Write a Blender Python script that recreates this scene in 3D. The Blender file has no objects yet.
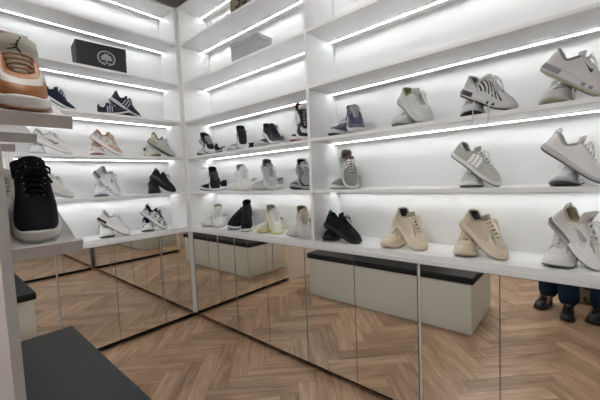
import bpy, bmesh, math, random
from mathutils import Vector, Matrix
random.seed(7)
PI = math.pi
scene = bpy.context.scene
COL = scene.collection

# ------------------------------------------------------------------ camera
cam_d = bpy.data.cameras.new('camera')
cam = bpy.data.objects.new('camera', cam_d)
COL.objects.link(cam)
CF = Vector((-0.65944699, 0.74899243, -0.06434293))
CR = Vector((0.75167516, 0.65817704, -0.04227821))
CU = Vector((-0.01068298, 0.07624522, 0.99703187))
CP = Vector((2.96221, -1.68714, 1.35526))
cam.matrix_world = Matrix(((CR.x, CU.x, -CF.x, CP.x), (CR.y, CU.y, -CF.y, CP.y), (CR.z, CU.z, -CF.z, CP.z), (0, 0, 0, 1)))
cam_d.sensor_width = 36
cam_d.lens = 324.42 / 600 * 36
cam_d.clip_start = 0.02
scene.camera = cam

# ------------------------------------------------------------------ materials
_mats = {}
def mat(name, rgb, rough=0.5, metal=0.0, var=0.0, vscale=40, bump=0.0, bscale=200, emit=None, spec=0.5, trans=0.0):
    if name in _mats: return _mats[name]
    m = bpy.data.materials.new(name); m.use_nodes = True
    nt = m.node_tree; b = nt.nodes['Principled BSDF']
    b.inputs['Base Color'].default_value = (*rgb, 1)
    b.inputs['Roughness'].default_value = rough
    b.inputs['Metallic'].default_value = metal
    b.inputs['Specular IOR Level'].default_value = spec
    if trans: b.inputs['Transmission Weight'].default_value = trans
    tc = None
    if var or bump:
        tc = nt.nodes.new('ShaderNodeTexCoord')
    if var:
        n = nt.nodes.new('ShaderNodeTexNoise'); n.inputs['Scale'].default_value = vscale; n.inputs['Detail'].default_value = 3
        r = nt.nodes.new('ShaderNodeMapRange'); r.inputs['To Min'].default_value = 1 - var; r.inputs['To Max'].default_value = 1 + var
        mx = nt.nodes.new('ShaderNodeMix'); mx.data_type = 'RGBA'; mx.blend_type = 'MULTIPLY'; mx.inputs[0].default_value = 1
        mx.inputs[6].default_value = (*rgb, 1)
        nt.links.new(tc.outputs['Object'], n.inputs['Vector']); nt.links.new(n.outputs['Fac'], r.inputs['Value'])
        nt.links.new(r.outputs['Result'], mx.inputs[7]); nt.links.new(mx.outputs[2], b.inputs['Base Color'])
    if bump:
        n2 = nt.nodes.new('ShaderNodeTexNoise'); n2.inputs['Scale'].default_value = bscale
        bp = nt.nodes.new('ShaderNodeBump'); bp.inputs['Strength'].default_value = bump; bp.inputs['Distance'].default_value = 0.002
        nt.links.new(tc.outputs['Object'], n2.inputs['Vector']); nt.links.new(n2.outputs['Fac'], bp.inputs['Height'])
        nt.links.new(bp.outputs['Normal'], b.inputs['Normal'])
    if emit:
        b.inputs['Emission Color'].default_value = (*emit[0], 1); b.inputs['Emission Strength'].default_value = emit[1]
    _mats[name] = m
    return m

LAM = (0.84, 0.842, 0.845)
M_white = mat('white_laminate', LAM, 0.38, var=0.015, vscale=3, bump=0.04, bscale=60)
M_counter = mat('white_worktop', (0.82, 0.82, 0.825), 0.32, var=0.015, vscale=3)
M_back = mat('white_back_panel', (0.86, 0.863, 0.86), 0.45, var=0.015, vscale=3)
M_led = mat('led_diffuser', (1, 1, 1), 0.5, emit=((0.96, 0.985, 1.0), 26.0))
M_alu = mat('aluminium', (0.62, 0.63, 0.64), 0.35, metal=0.7)
M_mirror = mat('mirror_glass', (0.90, 0.89, 0.86), 0.012, metal=1.0)
M_medge = mat('mirror_bevel_edge', (0.25, 0.25, 0.24), 0.3, metal=0.6)
M_carc = mat('cabinet_carcass', (0.72, 0.71, 0.70), 0.45)
M_dark = mat('plinth_black', (0.012, 0.011, 0.011), 0.6)
M_ceil = mat('ceiling_paint', (0.16, 0.165, 0.175), 0.9, var=0.05, vscale=2)
M_wall = mat('wall_paint', (0.62, 0.60, 0.57), 0.85, var=0.04, vscale=2)
M_beige = mat('beige_panel', (0.66, 0.56, 0.47), 0.5, var=0.06, vscale=6)
M_stand = mat('display_laminate', (0.60, 0.575, 0.565), 0.42, var=0.02, vscale=4)
M_bench = mat('bench_laminate', (0.84, 0.875, 0.83), 0.45, var=0.01)
M_leath = mat('black_leatherette', (0.020, 0.021, 0.022), 0.62, spec=.3, var=0.12, vscale=25, bump=0.25, bscale=500)

# ------------------------------------------------------------------ object helpers
def link_mesh(name, bm, ms, parent=None, smooth=False, loc=None):
    me = bpy.data.meshes.new(name)
    bmesh.ops.recalc_face_normals(bm, faces=bm.faces[:])
    bm.to_mesh(me); bm.free()
    if not isinstance(ms, (list, tuple)): ms = [ms]
    for m in ms: me.materials.append(m)
    if smooth: me.shade_smooth()
    o = bpy.data.objects.new(name, me); COL.objects.link(o)
    if loc is not None: o.location = loc
    if parent: o.parent = parent
    return o
def empty(name, loc=(0, 0, 0), rz=0):
    o = bpy.data.objects.new(name, None); o.empty_display_size = 0.1
    COL.objects.link(o); o.location = loc; o.rotation_euler = (0, 0, rz)
    return o
def tag(o, label, cat, group=None):
    o['label'] = label; o['category'] = cat
    if group: o['group'] = group
    return o
def add_box(bm, a, b, bevel=0.0, mi=0, M=None):
    x0, y0, z0 = [min(p, q) for p, q in zip(a, b)]; x1, y1, z1 = [max(p, q) for p, q in zip(a, b)]
    r = bmesh.ops.create_cube(bm, size=1.0)
    vs = r['verts']
    for v in vs:
        v.co = Vector(((v.co.x + .5) * (x1 - x0) + x0, (v.co.y + .5) * (y1 - y0) + y0, (v.co.z + .5) * (z1 - z0) + z0))
    fs = list({f for v in vs for f in v.link_faces})
    for f in fs: f.material_index = mi
    if bevel > 0:
        es = list({e for v in vs for e in v.link_edges})
        rb = bmesh.ops.bevel(bm, geom=es, offset=bevel, segments=2, affect='EDGES', profile=0.7)
        vs = list({v for f in rb['faces'] for v in f.verts} | {v for v in vs if v.is_valid})
        for f in rb['faces']: f.material_index = mi
    if M is not None:
        for v in vs: v.co = M @ v.co
    return vs
def box(name, a, b, m, parent=None, bevel=0.0, M=None):
    bm = bmesh.new(); add_box(bm, a, b, bevel, 0, M)
    return link_mesh(name, bm, m, parent)
def add_tube(bm, pts, r, seg=6, mi=0, flat=1.0):
    rings = []
    n = len(pts)
    pts = [Vector(p) for p in pts]
    for i, p in enumerate(pts):
        t = (pts[min(i + 1, n - 1)] - pts[max(i - 1, 0)])
        if t.length < 1e-9: t = Vector((1, 0, 0))
        t.normalize()
        up = Vector((0, 0, 1)) if abs(t.z) < 0.9 else Vector((1, 0, 0))
        s = t.cross(up).normalized(); w = s.cross(t).normalized()
        rr = r[i] if isinstance(r, (list, tuple)) else r
        rings.append([bm.verts.new(p + (s * math.cos(2 * PI * k / seg) + w * math.sin(2 * PI * k / seg) * flat) * rr) for k in range(seg)])
    for a, b in zip(rings, rings[1:]):
        for k in range(seg):
            f = bm.faces.new((a[k], a[(k + 1) % seg], b[(k + 1) % seg], b[k])); f.material_index = mi
    for rg in (rings[0], rings[-1]):
        f = bm.faces.new(rg); f.material_index = mi
def struct(o, name=None):
    if name: o.name = name
    o['kind'] = 'structure'; return o
def smoothstep(a, b, x):
    t = max(0, min(1, (x - a) / (b - a))); return t * t * (3 - 2 * t)
def interp(tab, x):
    if x <= tab[0][0]: return tab[0][1]
    for (x0, y0), (x1, y1) in zip(tab, tab[1:]):
        if x <= x1:
            return y0 + (y1 - y0) * (x - x0) / (x1 - x0)
    return tab[-1][1]

# ------------------------------------------------------------------ room shell
X0, X1, Y0, Y1, ZC = -0.37, 3.85, -5.2, 0.37, 3.42
struct(box('ceiling', (X0 - .1, Y0 - .1, ZC), (X1 + .1, Y1 + .1, ZC + .1), M_ceil))
struct(box('wall_left', (X0 - .1, Y0, 0), (X0, Y1, ZC), M_wall))
struct(box('wall_back', (X0, Y1, 0), (X1, Y1 + .1, ZC), M_wall))
struct(box('wall_right', (X1, Y0, 0), (X1 + .1, Y1, ZC), M_wall))
struct(box('wall_front', (X0, Y0 - .1, 0), (X1, Y0, ZC), M_wall))

def herringbone():
    bm = bmesh.new()
    uvl = bm.loops.layers.uv.new('UVMap')
    cl = bm.loops.layers.float_color.new('plank')
    w, k, g = 0.118, 5, 0.0009
    c, s = math.cos(PI / 4), math.sin(PI / 4)
    ox, oy = 1.2, -1.0
    rnd = random.Random(3)
    def inside(x, y): return X0 - .5 < x < X1 + .5 and Y0 - .5 < y < Y1 + .5
    def plank(x0, y0, x1, y1, horiz):
        cx, cy = (x0 + x1) / 2 * w, (y0 + y1) / 2 * w
        wx, wy = ox + cx * c - cy * s, oy + cx * s + cy * c
        if not inside(wx, wy): return
        a, b = x0 * w + g, x1 * w - g; p, q = y0 * w + g, y1 * w - g
        pts = [(a, p), (b, p), (b, q), (a, q)]
        vs = [bm.verts.new((ox + X * c - Y * s, oy + X * s + Y * c, 0.0)) for X, Y in pts]
        f = bm.faces.new(vs)
        L, W = k * w, w
        uv = [(0, 0), (L, 0), (L, W), (0, W)] if horiz else [(0, W), (0, 0), (L, 0), (L, W)]
        du, dv = rnd.uniform(0, 50), rnd.uniform(0, 50)
        r1, r2 = rnd.random(), rnd.random()
        for l, t in zip(f.loops, uv):
            l[uvl].uv = (t[0] + du, t[1] + dv); l[cl] = (r1, r2, rnd.random() * 0 + r1, 1)
    N = 52
    for y in range(-N, N):
        for x in range(-N, N):
            t = (x - y) % (2 * k)
            if t == 0: plank(x, y, x + k, y + 1, True)
            if t == k: plank(x, y - k + 1, x + 1, y + 1, False)
    # clip to the room
    for co, no in (((X0, 0, 0), (-1, 0, 0)), ((X1, 0, 0), (1, 0, 0)), ((0, Y0, 0), (0, -1, 0)), ((0, Y1, 0), (0, 1, 0))):
        bmesh.ops.bisect_plane(bm, geom=bm.verts[:] + bm.edges[:] + bm.faces[:], plane_co=co, plane_no=no, clear_outer=True)
    add_box(bm, (X0, Y0, -0.06), (X1, Y1, -0.0012), 0, 1)
    m = bpy.data.materials.new('herringbone_oak'); m.use_nodes = True
    nt = m.node_tree; b = nt.nodes['Principled BSDF']; nn = nt.nodes.new; lk = nt.links.new
    uv = nn('ShaderNodeUVMap'); uv.uv_map = 'UVMap'
    mp = nn('ShaderNodeMapping'); mp.inputs['Scale'].default_value = (1.6, 16, 1); lk(uv.outputs[0], mp.inputs[0])
    n1 = nn('ShaderNodeTexNoise'); n1.inputs['Scale'].default_value = 1.6; n1.inputs['Detail'].default_value = 6; n1.inputs['Distortion'].default_value = 1.2
    lk(mp.outputs[0], n1.inputs['Vector'])
    mp2 = nn('ShaderNodeMapping'); mp2.inputs['Scale'].default_value = (1.2, 5, 1); lk(uv.outputs[0], mp2.inputs[0])
    n2 = nn('ShaderNodeTexNoise'); n2.inputs['Scale'].default_value = 2.2; n2.inputs['Detail'].default_value = 4; n2.inputs['Distortion'].default_value = 0.6
    lk(mp2.outputs[0], n2.inputs['Vector'])
    at = nn('ShaderNodeVertexColor'); at.layer_name = 'plank'
    sp = nn('ShaderNodeSeparateColor'); lk(at.outputs[0], sp.inputs[0])
    mix = nn('ShaderNodeMath'); mix.operation = 'MULTIPLY_ADD'; lk(n1.outputs['Fac'], mix.inputs[0]); mix.inputs[1].default_value = 0.62
    sub = nn('ShaderNodeMath'); sub.operation = 'MULTIPLY_ADD'; lk(sp.outputs[0], sub.inputs[0]); sub.inputs[1].default_value = 0.22; sub.inputs[2].default_value = -0.12
    lk(sub.outputs[0], mix.inputs[2])
    ad = nn('ShaderNodeMath'); ad.operation = 'MULTIPLY_ADD'; lk(n2.outputs['Fac'], ad.inputs[0]); ad.inputs[1].default_value = 0.42; lk(mix.outputs[0], ad.inputs[2])
    cr = nn('ShaderNodeValToRGB'); e = cr.color_ramp.elements
    e[0].position = 0.22; e[0].color = (0.19, 0.112, 0.066, 1)
    e[1].position = 0.86; e[1].color = (0.70, 0.50, 0.34, 1)
    x = e.new(0.44); x.color = (0.38, 0.240, 0.148, 1)
    x = e.new(0.62); x.color = (0.55, 0.365, 0.237, 1)
    lk(ad.outputs[0], cr.inputs[0]); lk(cr.outputs[0], b.inputs['Base Color'])
    b.inputs['Roughness'].default_value = 0.34
    bp = nn('ShaderNodeBump'); bp.inputs['Strength'].default_value = 0.12; bp.inputs['Distance'].default_value = 0.001
    lk(n1.outputs['Fac'], bp.inputs['Height']); lk(bp.outputs['Normal'], b.inputs['Normal'])
    o = link_mesh('floor', bm, [m, mat('plank_gap', (0.07, 0.04, 0.025), 0.8)])
    return struct(o)
herringbone()

# ------------------------------------------------------------------ wall units
# local frame of a wall run: u = along to the right, v = out towards the room, origin at the inner corner of the fronts
ZM0, ZM1 = 0.052, 0.880                      # mirror doors
ZB = {1: 1.258, 2: 1.599, 3: 1.945, 4: 2.304, 5: 2.680, 6: 3.016}   # undersides of the shelves
TH = 0.020
Z0 = 0.930                                    # top of the bottom board
ZS = {0: Z0, **{k: v + TH for k, v in ZB.items()}}
DEPTH = 0.315
MA = Matrix(((0, 1, 0, 0), (1, 0, 0, 0), (0, 0, 1, 0), (0, 0, 0, 1)))        # wall run on the left: world = (v, u, z)
MB_ = Matrix(((1, 0, 0, 0), (0, -1, 0, 0), (0, 0, 1, 0), (0, 0, 0, 1)))      # wall run at the back: world = (u, -v, z)
MD = Matrix(((0, -1, 0, 3.12), (-1, 0, 0, 0), (0, 0, 1, 0), (0, 0, 0, 1)))   # opposite cabinet: world = (3.1 - v, -u, z)

def shelving_unit(M, u0, u1, label, left_panel=0.022, right_panel=0.022, ztop=None):
    base = M @ Vector(((u0 + u1) / 2, -DEPTH / 2, 0.907))
    t = tag(empty('shelving_unit', base), label, 'shelving unit', 'built-in white shelving units')
    Mi = Matrix.Translation(-base) @ M
    B = lambda n, a, b, m, bv=0.0, par=t: box(n, a, b, m, par, bv, Mi)
    zt = ZS[6] + 0.004
    B('back_panel', (u0, -DEPTH - .018, .907), (u1, -DEPTH, zt), M_back)
    if left_panel: B('side_panel', (u0, -DEPTH, Z0), (u0 + left_panel, 0, zt), M_white, 0.0012)
    if right_panel: B('side_panel', (u1 - right_panel, -DEPTH, Z0), (u1, 0, zt), M_white, 0.0012)
    a, b = u0 + left_panel, u1 - right_panel
    B('bottom_board', (u0, -DEPTH, .9055), (u1, 0, Z0), M_white, 0.0012)
    for k in range(1, 7):
        sh = B('shelf', (a, -DEPTH, ZB[k]), (b, -0.001, ZS[k]), M_white, 0.0012)
        bm = bmesh.new()
        for v0, v1, z0 in ((-.2448, -.2428, .0030), (-.2542, -.2522, .0030)):
            add_box(bm, (a + .002, v0, ZB[k] - z0), (b - .002, v1, ZB[k]), 0, 0, Mi)
        add_box(bm, (a + .002, -.2195, ZB[k] - .0012), (b - .002, -.2170, ZB[k]), 0, 0, Mi)
        add_box(bm, (a + .002, -.2650, ZB[k] - .0062), (b - .002, -.2544, ZB[k]), 0, 0, Mi)
        pr = link_mesh('light_channel', bm, M_alu, sh)
        bm = bmesh.new(); add_box(bm, (a + .003, -.2512, ZB[k] - .0045), (b - .003, -.2458, ZB[k] - .0004), 0, 0, Mi)
        link_mesh('led_strip', bm, M_led, sh)
    return t
XB = 1.568
shelving_unit(MA, -1.312, 0.0, 'white shelf unit of the left wall, the black shoe box on it', right_panel=0.03)
shelving_unit(MA, -2.64, -1.314, 'left wall white shelf unit mostly hidden behind the nearby sneaker display stand')
shelving_unit(MB_, 0.0, XB + .012, 'narrower back wall white shelf unit beside the corner, holding the white shoe box', left_panel=0.03, right_panel=0.012)
shelving_unit(MB_, XB + .0125, 3.45, 'wide white shelf unit at right of the tall divider, holding the three-striped sneakers', left_panel=0.012)

# worktops
def worktop(M, u0, u1, label, name='worktop'):
    base = M @ Vector(((u0 + u1) / 2, -.16, ZM1)); Mi = Matrix.Translation(-base) @ M
    bm = bmesh.new(); add_box(bm, (u0, -DEPTH - .018, ZM1 + .001), (u1, .009, .9045), .0015, 0, Mi)
    return tag(link_mesh(name, bm, M_counter, None, loc=base), label, 'worktop')
worktop(MA, -2.64, -0.0095, 'long white worktop over the mirrored doors of the left wall')
worktop(MB_, 0.0095 - .34, 3.45, 'long white worktop over the mirrored doors of the right-hand back wall')
worktop(MD, 0.03, 1.55, 'short white worktop on the cabinet seen only in the mirrors')

def mirrored_cabinet(M, u0, u1, doors, label, endgap=0.006, loc_label=None, plinth=True):
    base = M @ Vector(((u0 + u1) / 2, -.17, 0)); Mi = Matrix.Translation(-base) @ M
    t = tag(empty('mirrored_cabinet', base), label, 'base cabinet', 'mirror-fronted base cabinets')
    box('carcass', (u0 + .0005, -.33, ZM0 - .002), (u1 - .0005, -.024, ZM1), M_carc, t, .001, Mi)
    if plinth: box('plinth', (u0 + .0005, -.31, 0.001), (u1 - .0005, -.055, ZM0 - .003), M_dark, t, 0, Mi)
    box('edge_strip', (u0 + .0005, -.0235, ZM0), (u0 + endgap, -.004, ZM1), M_carc, t, 0, Mi)
    us = [u0 + endgap + .001]
    tot = u1 - u0 - endgap - .002
    ws = [w * tot / sum(doors) for w in doors]
    x = us[0]
    for w in ws:
        bm = bmesh.new()
        vs = add_box(bm, (x + .0012, -.022, ZM0), (x + w - .0012, 0, ZM1 - .003), .0010, 0, Mi)
        fr = Mi @ Vector((0, 0, 0)); nrm = M.to_3x3() @ Vector((0, 1, 0))
        for f in bm.faces:
            f.material_index = 0 if (f.calc_center_median() - fr).dot(nrm) > -.0001 and f.calc_area() > .02 else 1
        link_mesh('door', bm, [M_mirror, M_medge], t)
        x += w
    return t
def filler(cab, M, s):
    base = cab.location; Mi = Matrix.Translation(-base) @ M
    bm = bmesh.new()
    add_box(bm, (s * .0005, -.022, ZM0), (s * .0125, 0.0, ZM1 - .001), .0008, 0, Mi)
    add_box(bm, (s * .0155, -.022, ZM0), (s * .024, -0.002, ZM1 - .001), .0008, 0, Mi)
    link_mesh('filler_strip', bm, mat('filler_white', (.75, .75, .74), .35), cab)
filler(mirrored_cabinet(MA, -.312, -.0265, [1], 'single mirrored door cabinet of the left wall beside the corner'), MA, -1)
mirrored_cabinet(MA, -1.112, -.3125, [1, 1], 'two-door mirrored cabinet of the left wall, second from the corner')
mirrored_cabinet(MA, -1.386, -1.1125, [1], 'mirrored cabinet of the left wall furthest from the corner, behind the display stand')
filler(mirrored_cabinet(MB_, .0265, .699, [.27, .40], 'mirrored cabinet of the right-hand wall starting at the corner'), MB_, 1)
mirrored_cabinet(MB_, .6995, 1.495, [1, 1], 'two-door mirrored cabinet below the tall divider on the right-hand wall')
mirrored_cabinet(MB_, 1.4955, 2.292, [1, 1], 'two-door mirrored cabinet reflecting the middle of the bench')
mirrored_cabinet(MB_, 2.2925, 3.09, [.373, .42], 'two-door mirrored cabinet at the right edge reflecting the bench end and jeans', endgap=.012)
mirrored_cabinet(MD, .03, 1.53, [1, 1, 1, 1], 'mirror-fronted cabinet opposite the left wall, seen only in reflections')
bm = bmesh.new(); add_box(bm, (-.33, -2.62, .001), (0, -1.3865, ZM1 - .001), .001)
tag(link_mesh('beige_cabinet', bm, M_beige, None), 'beige panelled base cabinet continuing the left wall past the mirrors', 'base cabinet')

# ------------------------------------------------------------------ bench
bt = tag(empty('bench', (1.41, -1.55, 0)), 'long white box bench with a black padded seat standing on the wooden floor', 'bench')
box('body', (-.86, -.35, 0.002), (.86, .375, .432), M_bench, bt, .002)
bm = bmesh.new()
add_box(bm, (-.882, -.36, .433), (.880, .392, .492), .011)
link_mesh('seat_cushion', bm, M_leath, bt, smooth=True)

# ------------------------------------------------------------------ display stand over the bench
st = tag(empty('display_stand', (1.97, -1.58, .4925)), 'pale grey display stand with slanted sneaker shelves standing on the bench at left', 'display stand')
def SB(name, a, b, par=st, m=M_stand, bv=.0012, M=None):
    T = Matrix.Translation((-1.97, 1.58, -.4925))
    return box(name, a, b, m, par, bv, T if M is None else T @ M)
SB('upright_panel', (.86, -1.594, .4935), (1.97, -1.573, 2.25))
SLANT = math.radians(22.6)
def slanted(xf, zf, ye=-1.439, depth=.30):
    # plate rises towards the back (-x) from its front edge at (xf, zf)
    R = Matrix.Translation((xf, 0, zf)) @ Matrix.Rotation(SLANT, 4, 'Y')
    p = SB('slanted_shelf', (-depth, -1.5725, -.014), (-.0025, ye - .003, 0), M=R)
    SB('front_lip', (-.002, -1.5725, -.030), (.009, ye + .008, .003), par=p, M=R)
    return R
R_low = slanted(1.964, 1.221)
R_up = slanted(1.964, 1.540)
slanted(1.543, 1.548)
slanted(1.117, 1.556)
slanted(1.543, 1.872)
R_low2 = slanted(1.543, 1.224)

# ------------------------------------------------------------------ shoes
MS = 56   # points around a shoe
NT = 12   # rings of the upper
def th(i): return 2 * PI * i / MS
HW = [(0, 0), (.012, .016), (.04, .026), (.09, .0335), (.18, .0365), (.32, .0350), (.46, .0385), (.60, .0480), (.72, .0515), (.82, .0495), (.90, .0430), (.95, .0335), (.982, .0215), (1, 0)]
class Shoe:
    def __init__(s, L=.282, W=1.0, sole=(.030, .021), spring=.012, heel=.080, dip=.060, instep=.088, zthroat=.060, thx=.195, thw=.013, collar='low', toe=1.0, boxh=.80):
        s.__dict__.update(locals()); s.cache = None
    def xf(s, t): return (1 - math.cos(t)) / 2
    def hw(s, f): return interp(HW, f) * s.W
    def yc(s, f): return .0045 * math.sin(PI * f) - .003 * f
    def zbot(s, f): return s.spring * max(0, (f - .70) / .30) ** 2 + .004 * max(0, (.06 - f) / .06)
    def ztop(s, f):
        a, b = s.sole
        return s.zbot(f) * .8 + a + (b - a) * smoothstep(.15, .72, f) + .006 * smoothstep(.93, 1, f)
    def foot(s, t, off=0.0, z=0.0):
        f = s.xf(t); sg = 1 if t <= PI else -1
        w = s.hw(f)
        # outward offset
        nx = -math.cos(t) ; ny = sg * max(.0, math.sin(t if t <= PI else t - PI))
        l = math.hypot(nx * .35, ny) or 1
        nx, ny = nx * (1 if abs(math.cos(t)) > .8 else .35), ny
        l = math.hypot(nx, ny) or 1
        return Vector((f * s.L + nx / l * off, s.yc(f) + sg * w + ny / l * off, z))
    def base(s, t):
        f = s.xf(t); p = s.foot(t, -.0035); p.z = s.ztop(f) - .004; return p
    def col(s, t):
        f = s.xf(t); sg = 1 if t <= PI else -1
        sn = abs(math.sin(t))
        if s.collar == 'sock':
            xc = .012 + (.122 - .012) * f; hw = .034 * sn ** .8
            z = s.heel + (s.instep - s.heel) * f
        else:
            xc = .010 + (s.thx - .010) * f
            x = xc
            w1 = .0335; w2 = s.thw
            k = smoothstep(.085, .135, x)
            hw = (w1 * (1 - k) + w2 * k) * min(1, sn * 1.9) ** .7 if k < 1 else w2 * min(1, sn * 1.9)
            if x < .075: z = s.heel + (s.dip - s.heel) * smoothstep(.012, .062, x)
            else: z = s.dip + (s.instep - s.dip) * smoothstep(.066, .108, x)
            if x > .108: z = s.instep + (s.zthroat - s.instep) * (x - .108) / (s.thx - .108)
        return Vector((xc, s.yc(min(1, xc / s.L)) + sg * hw, z + s.sole[0] * .35))
    def P(s, t, q):
        b, c = s.base(t), s.col(t)
        f = s.xf(t)
        kx = .10 + .10 * (1 - f)
        ctrl = Vector((b.x + (c.x - b.x) * kx, b.y + (c.y - b.y) * .06, b.z + (c.z - b.z) * (s.boxh if f < .75 else s.boxh * s.toe)))
        ctrl.y += (1 if t <= PI else -1) * .002
        if f < .12: ctrl.x -= .007
        return b * (1 - q) ** 2 + ctrl * 2 * q * (1 - q) + c * q * q
    def N(s, t, q):
        e = .02
        a = s.P(t + e, q) - s.P(t - e, q); b = s.P(t, min(1, q + e)) - s.P(t, max(0, q - e))
        n = a.cross(b)
        if n.length < 1e-9: return Vector((0, 0, 1))
        n.normalize()
        if n.dot(s.P(t, q) - Vector((s.L * .5, 0, .03))) < 0: n = -n
        return n
    def side(s, f, q, sg, off=.0012):
        # point on the flank: f = fraction of length at the base
        t = math.acos(max(-1, min(1, 1 - 2 * f)))
        if sg < 0: t = 2 * PI - t
        return s.P(t, q) + s.N(t, q) * off

def ring_loft(bm, rings, close0=True, close1=True, mi=None):
    vr = [[bm.verts.new(p) for p in r] for r in rings]
    n = len(vr[0])
    for j, (a, b) in enumerate(zip(vr, vr[1:])):
        for i in range(n):
            try: f = bm.faces.new((a[i], a[(i + 1) % n], b[(i + 1) % n], b[i]))
            except ValueError: continue
            f.material_index = mi(i, j) if callable(mi) else (mi or 0)
    for flag, r in ((close0, vr[0]), (close1, vr[-1])):
        if flag:
            half = n // 2
            for i in range(half):
                q = [r[i], r[i + 1], r[(n - i - 1) % n], r[(n - i) % n]]
                u = []
                for v in q:
                    if v not in u: u.append(v)
                if len(u) >= 3:
                    try: f = bm.faces.new(u); f.material_index = (mi(i, -1) if callable(mi) else (mi or 0))
                    except ValueError: pass
    return vr

def cmat(rgb, rough=.62, kind='f'):
    nm = {'f': 'shoe_fabric', 'l': 'shoe_leather', 'r': 'shoe_rubber'}[kind] + '_%03d_%03d_%03d' % tuple(int(c * 255) for c in rgb)
    if kind == 'f': return mat(nm, rgb, .85, var=.10, vscale=260, bump=.5, bscale=900, spec=.25)
    if kind == 'l': return mat(nm, rgb, .5, var=.03, vscale=60, bump=.08, bscale=500, spec=.4)
    return mat(nm, rgb, .5, spec=.35)

JUMP = [  # a leaping figure as thick strokes (x right, y up)
    ((-.05, .10), (.02, .38), .13), ((.02, .38), (.10, .62), .06), ((.06, .50), (.07, .60), .14), ((.0, .38), (.22, .78), .055), ((.20, .76), (.25, .86), .12),
    ((.0, .34), (-.34, .20), .05), ((-.05, .12), (-.26, .02), .12), ((-.26, .02), (-.56, -.02), .08), ((-.02, .10), (.22, -.14), .12), ((.22, -.14), (.46, -.40), .08)]
def build_shoe(st, kit, name='sneaker'):
    """st: Shoe geometry, kit: dict of colours and details -> empty with parts at the origin"""
    root = empty(name)
    C = lambda k, d=None: kit.get(k, d)
    up = C('upper'); k2 = C('kind', 'f'); ov = C('overlay', up); ok = C('okind', 'l')
    sole = C('sole', (.8, .8, .8)); outs = C('outsole', sole); lin = C('lining', (.3, .3, .3))
    # --- outsole + midsole
    z1 = .0065
    fl = C('flare', .003)
    bm = bmesh.new()
    rr = []
    for off, zz in ((-.006, 0.0), (-.001, .0012), (.0008 + fl * .3, z1)):
        rr.append([st.foot(th(i), off, st.zbot(st.xf(th(i))) + zz) for i in range(MS)])
    ring_loft(bm, rr, True, True)
    link_mesh('outsole', bm, cmat(outs, kind='r'), root, True)
    bm = bmesh.new(); rr = []
    for k, (off, q) in enumerate(((fl * .4, 0), (fl + .0015, .25), (fl * .6 + .0005, .55), (.001, .85), (-.0015, 1.0), (-.006, 1.0))):
        rr.append([])
        for i in range(MS):
            f = st.xf(th(i)); zb = st.zbot(f) + z1 + .0004; zt = st.ztop(f)
            wob = (.0018 * math.sin(f * 28) if C('chunky') and 0 < k < 4 else 0)
            rr[-1].append(st.foot(th(i), off + wob, zb + (zt - zb) * q))
    air = C('air')
    def mi(i, j):
        f = st.xf(th(i + .5))
        if air and j in (1, 2) and (f < (.48 if air == 3 else .28) or (air == 2 and .60 < f < .66) or (air == 2 and .72 < f < .78)): return 1
        if C('band') and j == 1: return 1
        return 0
    link_mesh('midsole', bm if not ring_loft(bm, rr, True, True, mi) else bm, [cmat(sole, kind='r'), cmat(C('air_col', (.12, .12, .12)), kind='r')], root, True)
    # --- upper
    bm = bmesh.new()
    rr = [[st.P(th(i), j / NT) for i in range(MS)] for j in range(NT + 1)]
    reg = C('regions', '')
    def mu(i, j):
        f = st.xf(th(i + .5)); q = (j + .5) / NT
        if 'x' in reg and f > .74 and q < .66 - 1.0 * (f - .74): return 1          # toe cap
        if 'M' in reg and q < .36 + .10 * math.sin(f * 9) and f > .45: return 1
        if 'E' in reg and q > .64 and f > .30: return 1
        if 'm' in reg and q < .22 + .10 * math.sin(f * 9) and f > .55: return 1   # mudguard
        if 'h' in reg and f < .13 + .10 * q: return 1                             # heel counter
        if 'e' in reg and q > .78 and f > .40: return 1                           # eyestay
        if 's' in reg and .30 < f < .97 and abs((f * 8.5 - q * 2.2 + .25 * math.sin(f * 30)) % 1 - .5) < .24 and .20 < q < .95: return 2   # ribs
        if 'p' in reg and .40 < f < .66 and .18 < q < .62: return 2               # side panel
        if 'f' in reg and .76 < f < .90 and .50 < q < .84: return 2                           # vamp top
        if 'k' in reg and f < .30 and q > .55: return 2                           # collar zone
        if 'w' in reg and (math.sin(f * 23 + q * 9) * math.cos(q * 11 - f * 7)) > .35: return 2
        return 0
    ring_loft(bm, rr, False, False, mu)
    bmesh.ops.remove_doubles(bm, verts=bm.verts[:], dist=.0002)
    lc = cmat(lin)
    u = link_mesh('upper', bm, [cmat(up, kind=k2), cmat(ov, kind=ok), cmat(C('accent', ov), kind=C('akind', 'l')), lc, lc, lc], root, True)
    sm = u.modifiers.new('thickness', 'SOLIDIFY'); sm.thickness = .0035; sm.offset = -1; sm.material_offset = 3
    # --- insole
    bm = bmesh.new(); rr = []
    for off, dz in ((-.010, -.002), (-.009, .004)):
        rr.append([st.foot(th(i), off, st.ztop(st.xf(th(i))) + dz) for i in range(MS)])
    ring_loft(bm, rr, True, True)
    link_mesh('insole', bm, lc, root, True)
    # --- padded collar
    bm = bmesh.new()
    rng = range(-int(MS * .26), int(MS * .26) + 1) if st.collar != 'sock' else range(0, MS + 1)
    pts = []
    for i in rng:
        p = st.P(th(i) % (2 * PI), 1.0); pts.append(p)
    add_tube(bm, pts, C('pad', .0048), 8)
    link_mesh('collar', bm, cmat(C('collar_col', lin)), root, True)
    if C('tab'):
        bm = bmesh.new(); h = st.col(0)
        add_tube(bm, [h + Vector((-.004, 0, -.022)), h + Vector((-.010, 0, .004)), h + Vector((-.006, 0, .018)), h + Vector((.003, 0, .016)), h + Vector((.004, 0, -.002))], [.0045] * 5, 6, flat=1)
        link_mesh('pull_tab', bm, cmat(C('tab')), root, True)
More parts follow.
